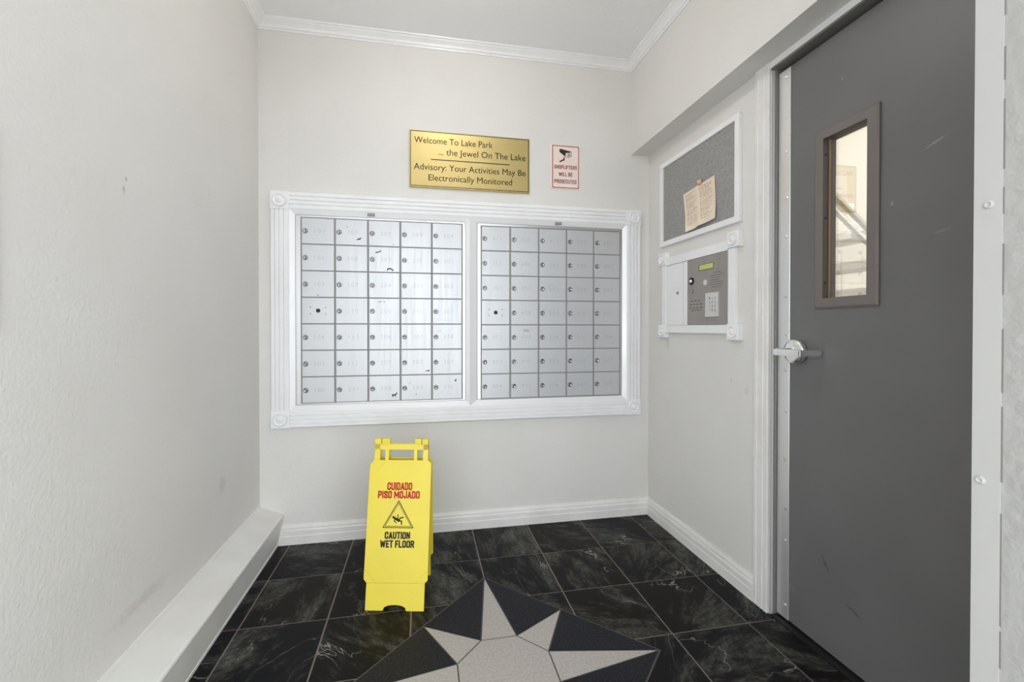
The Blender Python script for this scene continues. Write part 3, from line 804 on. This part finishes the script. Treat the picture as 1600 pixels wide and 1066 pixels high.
mailbox_bank(1, 0.2520, 1.1480, 0.2890, 1.1260, 0.3100, 0.1606, 1.6345, 0.1331, NUM_R, 'bank of 35 aluminium mailbox doors on the right side, nearer the bulletin board')

# ================================================================== PLAQUE AND SIGN ON THE BACK WALL
pq = thing('brass_plaque', 'brass welcome plaque with dark engraved lettering above the mailboxes', 'plaque', (0.257, D, 1.8245))
build(MB().box(-0.0670, 0.5790, D - 0.010, D, 1.8245, 2.1225), 'plate', M['brass'], pq, bevel=0.0015)
o = (0, D - 0.010, 0); EX = (1, 0, 0); EZ = (0, 0, 1)
mb = MB()
stroke(mb, [(-0.0600, 1.8325), (0.5735, 1.8325), (0.5735, 2.1175), (-0.0600, 2.1175)], 0.0032, o, EX, EZ, 0.0001, 0.0005, True)
build(mb, 'border_line', M['engrave'], pq)
mb = MB(); stroke(mb, [(0.0464, 1.974), (0.4662, 1.974)], 0.0042, o, EX, EZ, 0.0001, 0.0005)
build(mb, 'rule', M['engrave'], pq)
for txt, x0, x1, zb, ch in (('Welcome To Lake Park', -0.0413, 0.3744, 2.0570, 0.0320), ('... the Jewel On The Lake', 0.0845, 0.5572, 2.0010, 0.0320),
                            ('Advisory: Your Activities May Be', -0.0430, 0.5572, 1.9180, 0.0320), ('Electronically Monitored', 0.0323, 0.4819, 1.8630, 0.0320)):
    build(lettering(MB(), txt, o, EX, EZ, x0, x1, zb, ch, 0.0005, bold=0.0), 'lettering', M['engrave'], pq)

sg = thing('warning_sign', 'small white and red camera sign warning shoplifters beside the brass plaque', 'sign', (0.788, D, 1.863))
build(MB().box(0.7005, 0.8765, D - 0.004, D, 1.8630, 2.1090), 'sign_plate', M['sign_white'], sg, bevel=0.0012)
o = (0, D - 0.004, 0)
mb = MB(); stroke(mb, [(0.7140, 1.8705), (0.8655, 1.8705), (0.8655, 2.1025), (0.7140, 2.1025)], 0.0040, o, EX, EZ, 0.0001, 0.0005, True)
build(mb, 'border_line', M['sign_red'], sg)
for txt, x0, x1, zb, ch in (('SHOPLIFTERS', 0.7236, 0.8556, 1.9745, 0.0215), ('WILL BE', 0.7497, 0.8300, 1.9345, 0.0220), ('PROSECUTED', 0.7236, 0.8530, 1.8945, 0.0220)):
    build(block_text(MB(), txt, o, EX, EZ, x0, x1, zb, ch, 0.15), 'lettering', M['sign_red'], sg)
mb = MB()
mb.prism([(0.7525, 2.0835), (0.7640, 2.0860), (0.8240, 2.0740), (0.8200, 2.0700), (0.7900, 2.0650), (0.7890, 2.0405), (0.7800, 2.0500), (0.7540, 2.0680)], o, EX, EZ, 0.0001, 0.0005)
stroke(mb, [(0.7570, 2.0145), (0.7700, 2.0230), (0.7800, 2.0260), (0.7800, 2.0370)], 0.0075, o, EX, EZ, 0.0001, 0.0005)
circ = [(0.8090 + 0.0115 * math.cos(k * math.pi / 8), 2.0545 + 0.0115 * math.sin(k * math.pi / 8)) for k in range(16)]
stroke(mb, circ, 0.0022, o, EX, EZ, 0.0001, 0.0005, True)
mb.prism([(0.8090 + 0.005 * math.cos(k * math.pi / 6), 2.0545 + 0.005 * math.sin(k * math.pi / 6)) for k in range(12)], o, EX, EZ, 0.0001, 0.0005)
stroke(mb, [(0.8235, 2.0735), (0.8245, 2.0500), (0.8100, 2.0410), (0.7895, 2.0405)], 0.0016, o, EX, EZ, 0.0001, 0.0005)
build(mb, 'camera_symbol', M['sign_black'], sg)

# ================================================================== BULLETIN BOARD
bt = 0.018
by0, by1, bz0, bz1, bwid = 1.5590, 2.1560, 1.5250, 1.9760, 0.026
bb = thing('bulletin_board', 'grey felt bulletin board in a white frame on the right wall', 'board', (XR, (by0 + by1) / 2, bz0))
build(MB().box(XR - 0.009, XR - 0.0005, by0 + 0.015, by1 - 0.015, bz0 + 0.015, bz1 - 0.015), 'felt', M['cork'], bb)
for (y0, y1, z0, z1) in ((by0, by1, bz1 - bwid, bz1), (by0, by1, bz0, bz0 + bwid), (by0, by0 + bwid, bz0 + bwid, bz1 - bwid), (by1 - bwid, by1, bz0 + bwid, bz1 - bwid)):
    build(MB().box(XR - bt, XR - 0.0003, y0, y1, z0, z1), 'frame_rail', M['white'], bb, bevel=0.0015)
# folded notice pinned to it
nt = thing('paper_notice', 'cream printed notice with a centre fold pinned to the grey bulletin board', 'notice', (XR - 0.012, 1.82, 1.55))
TL, TR, BL, BR = Vector((1.9480, 1.7530)), Vector((1.7160, 1.7700)), Vector((1.9000, 1.5540)), Vector((1.6990, 1.5740))
N = 14
def sheet(s, t, lift=0.0):
    p = TL.lerp(TR, s).lerp(BL.lerp(BR, s), t)
    out = 0.0115 + 0.010 * math.exp(-((s - 0.48) / 0.12) ** 2) * (0.3 + 0.7 * t) + 0.022 * max(0, t - 0.45) ** 1.5 + 0.012 * max(0, 0.25 - s) * 4 * t
    return Vector((XR - out - lift, p.x, p.y))
mb = MB(); mb.smooth = True
for lift in (0.0, 0.0006):
    b = len(mb.v)
    for i in range(N + 1):
        for j in range(N + 1):
            mb.v.append(tuple(sheet(j / N, i / N, lift)))
    for i in range(N):
        for j in range(N):
            mb.face([b + i * (N + 1) + j, b + i * (N + 1) + j + 1, b + (i + 1) * (N + 1) + j + 1, b + (i + 1) * (N + 1) + j])
build(mb, 'sheet', M['paper'], nt)
mb = MB()
def ink(s0, s1, t, hh):
    n = 3
    for k in range(n):
        a = s0 + (s1 - s0) * k / n; c = s0 + (s1 - s0) * (k + 1) / n
        b = len(mb.v)
        mb.v += [tuple(sheet(a, t, 0.0011)), tuple(sheet(c, t, 0.0011)), tuple(sheet(c, t + hh, 0.0011)), tuple(sheet(a, t + hh, 0.0011))]
        mb.face([b, b + 1, b + 2, b + 3])
rnd = random.Random(3)
for colm in ((0.07, 0.43), (0.54, 0.92)):
    t = 0.07
    while t < 0.86:
        s = colm[0]
        end = colm[1] - rnd.uniform(0, 0.16)
        while s < end:
            w = rnd.uniform(0.03, 0.09)
            ink(s, min(s + w, end), t, 0.012); s += w + 0.018
        t += rnd.choice((0.028, 0.028, 0.032, 0.05))
build(mb, 'printed_text', M['ink'], nt)['kind'] = 'stuff'
mb = MB(); mb.box(XR - 0.024, XR - 0.0125, 1.800, 1.822, 1.757, 1.783)
cl = build(mb, 'clip', M['clip'], nt, bevel=0.003)
build(MB().lathe([(0.006, 0), (0.006, 0.002), (0.003, 0.004)], (XR - 0.024, 1.812, 1.772), (-1, 0, 0), 12), 'pin_head', M['paper'], cl)

# ================================================================== ENTRY CALL BOX
cb = thing('entry_call_box', 'white framed entry call box with steel keypad panel below the bulletin board', 'intercom', (XR, 1.857, 1.034))
for cy in (1.5840, 2.1230):
    for cz in (1.0680, 1.4560):
        rosette_block(cb, cy, cz, 0.068, 0.026, normal=(-1, 0, 0), xw=XR - 0.0003)
for (y0, y1, z0, z1) in ((1.618, 2.089, 1.416, 1.458), (1.618, 2.089, 1.060, 1.0985)):
    build(MB().box(XR - 0.020, XR - 0.0003, y0, y1, z0, z1), 'frame_rail', M['white'], cb, bevel=0.0012)
for (y0, y1) in ((1.580, 1.617), (2.090, 2.127)):
    build(MB().box(XR - 0.020, XR - 0.0003, y0, y1, 1.102, 1.422), 'frame_stile', M['white'], cb, bevel=0.0012)
ad = build(MB().box(XR - 0.016, XR - 0.0005, 1.9440, 2.0895, 1.0995, 1.4150), 'access_door', M['white'], cb, bevel=0.001)
build(MB().lathe([(0.0085, 0), (0.0085, 0.003), (0.006, 0.004)], (XR - 0.016, 1.986, 1.264), (-1, 0, 0), 16), 'lock', M['chrome'], ad)
build(MB().box(XR - 0.0205, XR - 0.0195, 1.985, 1.987, 1.259, 1.266), 'keyhole', M['black'], ad)
build(MB().box(XR - 0.017, XR - 0.0005, 1.9060, 1.9375, 1.0995, 1.4150), 'divider', M['white'], cb, bevel=0.001)
build(MB().box(XR - 0.006, XR - 0.0005, 1.9375, 1.9440, 1.0995, 1.4150), 'gap_strip', M['vision_in'], cb)
fxp = XR - 0.018
stl = build(MB().box(fxp, XR - 0.0005, 1.6200, 1.9040, 1.0995, 1.4150), 'steel_panel', M['steel'], cb, bevel=0.001)
OY = (fxp, 0, 0); EY = (0, -1, 0)
def flat(y0, y1, z0, z1, t0, t1, name, m, par, bev=0):
    return build(MB().box(fxp - t1, fxp - t0, y0, y1, z0, z1), name, M[m], par, bevel=bev)
lcdb = flat(1.7115, 1.8150, 1.3520, 1.3800, -0.002, 0.0012, 'display_bezel', 'decal', stl)
flat(1.7135, 1.8080, 1.3550, 1.3775, 0.0012, 0.0018, 'display', 'lcd', lcdb)
lk = build(MB().lathe([(0.018, 0), (0.018, 0.004), (0.012, 0.006)], (fxp, 1.870, 1.3105), (-1, 0, 0), 20), 'lock_cover', M['black'], stl)
build(MB().lathe([(0.009, 0), (0.007, 0.003)], (fxp - 0.006, 1.868, 1.3105), (-1, 0, 0), 16), 'lock_face', M['satin'], lk)
build(MB().lathe([(0.012, 0), (0.012, 0.003), (0.0095, 0.0045), (0.006, 0.003), (0.001, 0.0028)], (fxp, 1.8675, 1.2618), (-1, 0, 0), 18), 'push_button', M['chrome'], stl)
build(MB().lathe([(0.0135, 0), (0.0135, 0.0008), (0.012, 0.0008), (0.0118, 0.0002)], (fxp, 1.7680, 1.2945), (-1, 0, 0), 20), 'camera_port', M['steel_light'], stl)
for y0, y1, z in ((1.7190, 1.6645, 1.3325), (1.7330, 1.6430, 1.3205), (1.7345, 1.6750, 1.3110), (1.7345, 1.6750, 1.3005), (1.7355, 1.6510, 1.2900), (1.7355, 1.6510, 1.2795), (1.7230, 1.6560, 1.2675)):
    flat(y1, y0, z - 0.0012, z + 0.0012, 0.0, 0.0005, 'speaker_slot', 'decal', stl)
kp = MB()
kp.cur = 0
kp.v += [(fxp, 1.7690, 1.2450), (fxp, 1.6760, 1.2450), (fxp, 1.6760, 1.1340), (fxp, 1.7690, 1.1340), (fxp - 0.016, 1.7450, 1.2430), (fxp - 0.004, 1.6760, 1.2430), (fxp - 0.004, 1.6760, 1.1360), (fxp - 0.016, 1.7450, 1.1360)]
for qd in ((0, 1, 5, 4), (1, 2, 6, 5), (2, 3, 7, 6), (3, 0, 4, 7), (4, 5, 6, 7), (0, 3, 2, 1)):
    kp.face(list(qd))
kpd = build(kp, 'keypad', M['steel_light'], stl)
def kface(y):
    return fxp - 0.016 + (1.7450 - y) / (1.7450 - 1.6760) * 0.012
for r, row in enumerate((('1', '2', '3'), ('4', '5', '6'), ('7', '8', '9'), ('*', '0', '#'))):
    for c, ch in enumerate(row):
        y = 1.7180 - 0.0150 * c; z = 1.2185 - 0.0178 * r
        k = build(MB().box(kface(y) - 0.003, kface(y) + 0.004, y - 0.0055, y + 0.0055, z - 0.0065, z + 0.0065), 'key', M['steel_light'], kpd, bevel=0.0008)
        build(lettering(MB(), ch, (kface(y) - 0.003, y, z), (0, -1, 0), EZ, -0.003, 0.003, -0.0045, 0.009, 0.0003, bold=0.02), 'key_mark', M['key'], k)
for zrow, ys in ((1.2142, (1.8650, 1.8395, 1.8155)), (1.1975, (1.8770, 1.8510, 1.8250, 1.7990)), (1.1810, (1.8770, 1.8510, 1.8250, 1.7990)), (1.1690, (1.8620, 1.8380, 1.8140))):
    for y in ys:
        flat(y - 0.008, y + 0.008, zrow - 0.0028, zrow + 0.0028, 0.0, 0.0004, 'instruction_mark', 'decal', stl)

# ================================================================== WET FLOOR SIGN
ws = thing('wet_floor_sign', 'yellow folding wet floor caution sign standing open on the dark tiles', 'floor sign', (-0.1085, 1.676, 0.0), local=True)
ws.rotation_euler = (0, 0, math.atan2(-0.046, 0.217))
TH = R_(10.6)
LEN = 0.645
def sign_panel(front):
    """front panel leans back from the origin; rear panel mirrors it"""
    if front:
        o = Vector((0, 0, 0)); ex = Vector((1, 0, 0)); ey = Vector((0, math.sin(TH), math.cos(TH)))
        t = (-0.006, 0.0)      # thickness to the back
    else:
        yb = 2 * LEN * math.sin(TH) + 0.012
        o = Vector((-0.020, yb, 0)); ex = Vector((1, 0, 0)); ey = Vector((0.03, -math.sin(TH), math.cos(TH))).normalized()
        t = (0.0, 0.006)
    mb = MB()
    body = [(-0.1250, 0.112), (-0.1250, 0.540), (-0.1080, 0.558), (0.1120, 0.558), (0.1250, 0.546), (0.1250, 0.110), (0.1140, 0.099), (-0.1140, 0.099)]
    mb.prism([(a, b) for a, b in body][::-1], o, ex, ey, *t)
    # raised edge on the panel
    leg = [(-0.1140, 0.099), (0.1140, 0.099), (0.1140, 0.002), (0.1120, 0.0), (0.0450, 0.0)] + [(0.045 * math.cos(R_(a)) if abs(a - 90) < 89 else 0.045 * (1 if a < 90 else -1), 0.021 * math.sin(R_(a)) ** 0.7) for a in (25, 45, 65, 90, 115, 135, 155)] + [(-0.0450, 0.0), (-0.1120, 0.0), (-0.1140, 0.002)]
    k = 0.0015 if front else -0.0015
    mb.prism(leg, o, ex, ey, t[0] - k * (1 if front else 1), t[1] - k)
    # handle: posts, bars
    for a0, a1, b0, b1 in ((-0.1090, -0.0850, 0.556, 0.622), (0.0890, 0.1110, 0.556, 0.622), (-0.0650, -0.0490, 0.556, 0.600), (0.0520, 0.0670, 0.556, 0.600), (-0.1090, 0.1110, 0.598, 0.622)):
        mb.prism([(a0, b0), (a1, b0), (a1, b1), (a0, b1)], o, ex, ey, *t)
    return mb, o, ex, ey
mbp, o, ex, ey = sign_panel(True)
fp = build(mbp, 'front_panel', M['yellow'], ws, bevel=0.0015, angle=60)
mbr, _, _, _ = sign_panel(False)
build(mbr, 'rear_panel', M['yellow'], ws, bevel=0.0015, angle=60)
top = o + ey * 0.632 + Vector((0, 0.004, 0))
for a0, a1, name in ((-0.109, -0.082, 'hinge_knuckle'), (-0.080, -0.046, 'hinge_knuckle'), (0.055, 0.083, 'hinge_knuckle'), (0.085, 0.111, 'hinge_knuckle')):
    mb = MB(); mb.box(a0, a1, top.y - 0.011, top.y + 0.014, top.z - 0.013, top.z + 0.011)
    build(mb, name, M['yellow'], ws, bevel=0.004, seg=2)
for txt, x0, x1, zb, ch, m in (('CUIDADO', -0.0490, 0.0510, 0.4425, 0.0290, 'yellow_red'), ('PISO MOJADO', -0.0850, 0.0825, 0.4110, 0.0278, 'yellow_red'),
                               ('CAUTION', -0.0497, 0.0500, 0.2595, 0.0258, 'yellow_black'), ('WET FLOOR', -0.0665, 0.0675, 0.2275, 0.0264, 'yellow_black')):
    build(block_text(MB(), txt, o, ex, ey, x0, x1, zb, ch), 'lettering', M[m], fp)
mb = MB()
tri = [(-0.0590, 0.3010), (0.0605, 0.3010), (0.0, 0.4015)]
stroke(mb, tri, 0.0030, o, ex, ey, 0.0001, 0.0006, True)
tri2 = [(-0.0505, 0.3060), (0.0520, 0.3060), (0.0, 0.3925)]
stroke(mb, tri2, 0.0018, o, ex, ey, 0.0001, 0.0006, True)
build(mb, 'warning_triangle', M['yellow_black'], fp)
def sp(x, y):       # pictogram pixels (of an 8.2x enlargement) to panel coordinates
    return ((x - 435) / 392 * 0.1205, 0.3000 + (698 - y) / 351 * 0.1025)
mb = MB()
hc = sp(376, 563)
mb.prism([(hc[0] + 0.0052 * math.cos(k * math.pi / 6), hc[1] + 0.0052 * math.sin(k * math.pi / 6)) for k in range(12)], o, ex, ey, 0.0001, 0.0006)
stroke(mb, [sp(398, 578), sp(425, 592), sp(448, 606)], 0.0095, o, ex, ey, 0.0001, 0.0006)
stroke(mb, [sp(420, 588), sp(436, 562), sp(428, 530)], 0.0036, o, ex, ey, 0.0001, 0.0006)
stroke(mb, [sp(396, 582), sp(384, 608), sp(414, 632)], 0.0036, o, ex, ey, 0.0001, 0.0006)
stroke(mb, [sp(446, 598), sp(462, 572), sp(500, 564)], 0.0046, o, ex, ey, 0.0001, 0.0006)
stroke(mb, [sp(446, 604), sp(482, 612), sp(480, 650)], 0.0046, o, ex, ey, 0.0001, 0.0006)
build(mb, 'falling_figure', M['yellow_black'], fp)
mb = MB()
for pts in ([(-0.0560, 0.557), (-0.0960, 0.515)], [(-0.1240, 0.150), (-0.0760, 0.100)], [(0.0780, 0.100), (0.1240, 0.148)]):
    stroke(mb, pts, 0.0012, o, ex, ey, 0.0001, 0.0009)
build(mb, 'rib_line', material('yellow_rib', lin(206, 184, 54), 0.5), fp)

# ================================================================== OTHER THINGS
pn = tag(build(MB().box(XL, XL + 0.008, 0.62, 0.973, 1.078, 1.468), 'wall_panel', M['panel'], None, bevel=0.003), 'pale grey wall panel cut off by the left border of the photo', 'panel')

def globe_light(x, y, label, watts):
    t = thing('ceiling_light', label, 'light', (x, y, ZC))
    mb = MB(); mb.smooth = True
    mb.lathe([(0.075, 0), (0.075, 0.014), (0.066, 0.020)], (x, y, ZC), (0, 0, -1), 32)
    build(mb, 'base_ring', M['satin'], t)
    mb = MB(); mb.smooth = True
    mb.lathe([(0.035, 0.0)] + [(0.066 * math.sin(R_(a)), 0.074 - 0.066 * math.cos(R_(a))) for a in range(34, 179, 12)] + [(0.0, 0.140)], (x, y, ZC - 0.012), (0, 0, -1), 32)
    build(mb, 'diffuser', emitter('warm_diffuser', (1.0, 0.972, 0.935, 1), watts), t)
globe_light(0.13, 1.45, 'white globe ceiling light over the lobby just above the top of the photo', LAMP_W)

hl = thing('hall_light', 'round ceiling light of the stair hall behind the grey door', 'light', (2.3, 1.6, HZ))
mb = MB(); mb.smooth = True
mb.lathe([(0.14, 0), (0.14, 0.02)], (2.3, 1.6, HZ), (0, 0, -1), 24)
build(mb, 'base_ring', M['satin'], hl)
mb = MB(); mb.smooth = True
mb.lathe([(0.125, 0), (0.11, 0.03), (0.07, 0.05), (0.0, 0.055)], (2.3, 1.6, HZ - 0.02), (0, 0, -1), 24)
build(mb, 'diffuser', emitter('hall_diffuser', (1.0, 0.97, 0.92, 1), HALL_W), hl)

st = thing('staircase', 'white staircase with grey sloping handrail seen through the door glass', 'stairs', (2.6, 2.55, 0))
def slope(x):       # underside line of the flight, falling to the right
    return 1.805 - (x - 2.48) * 0.785
mb = MB()
mb.prism([(1.75, slope(1.75)), (3.29, slope(3.29)), (3.29, slope(3.29) + 0.022), (1.75, slope(1.75) + 0.022)], (0, 2.20, 0), (1, 0, 0), (0, 0, 1), -0.03, 0.0)
build(mb, 'stringer', M['stair'], st)
mb = MB()
mb.prism([(1.75, slope(1.75) + 0.088), (3.29, slope(3.29) + 0.088), (3.29, slope(3.29) + 0.112), (1.75, slope(1.75) + 0.112)], (0, 2.20, 0), (1, 0, 0), (0, 0, 1), -0.03, 0.0)
build(mb, 'handrail', M['rail'], st)
for k in range(7):
    x = 1.80 + k * 0.21
    z = slope(x) + 0.02
    build(MB().box(x, x + 0.23, 2.24, 3.2, z - 0.05, z), 'step', M['hall'], st)
build(MB().prism([(2.40, 2.00), (2.85, 2.16), (2.85, 1.86)], (0, 2.45, 0), (1, 0, 0), (0, 0, 1), -0.5, 0.0), 'landing_soffit', M['stair'], st)
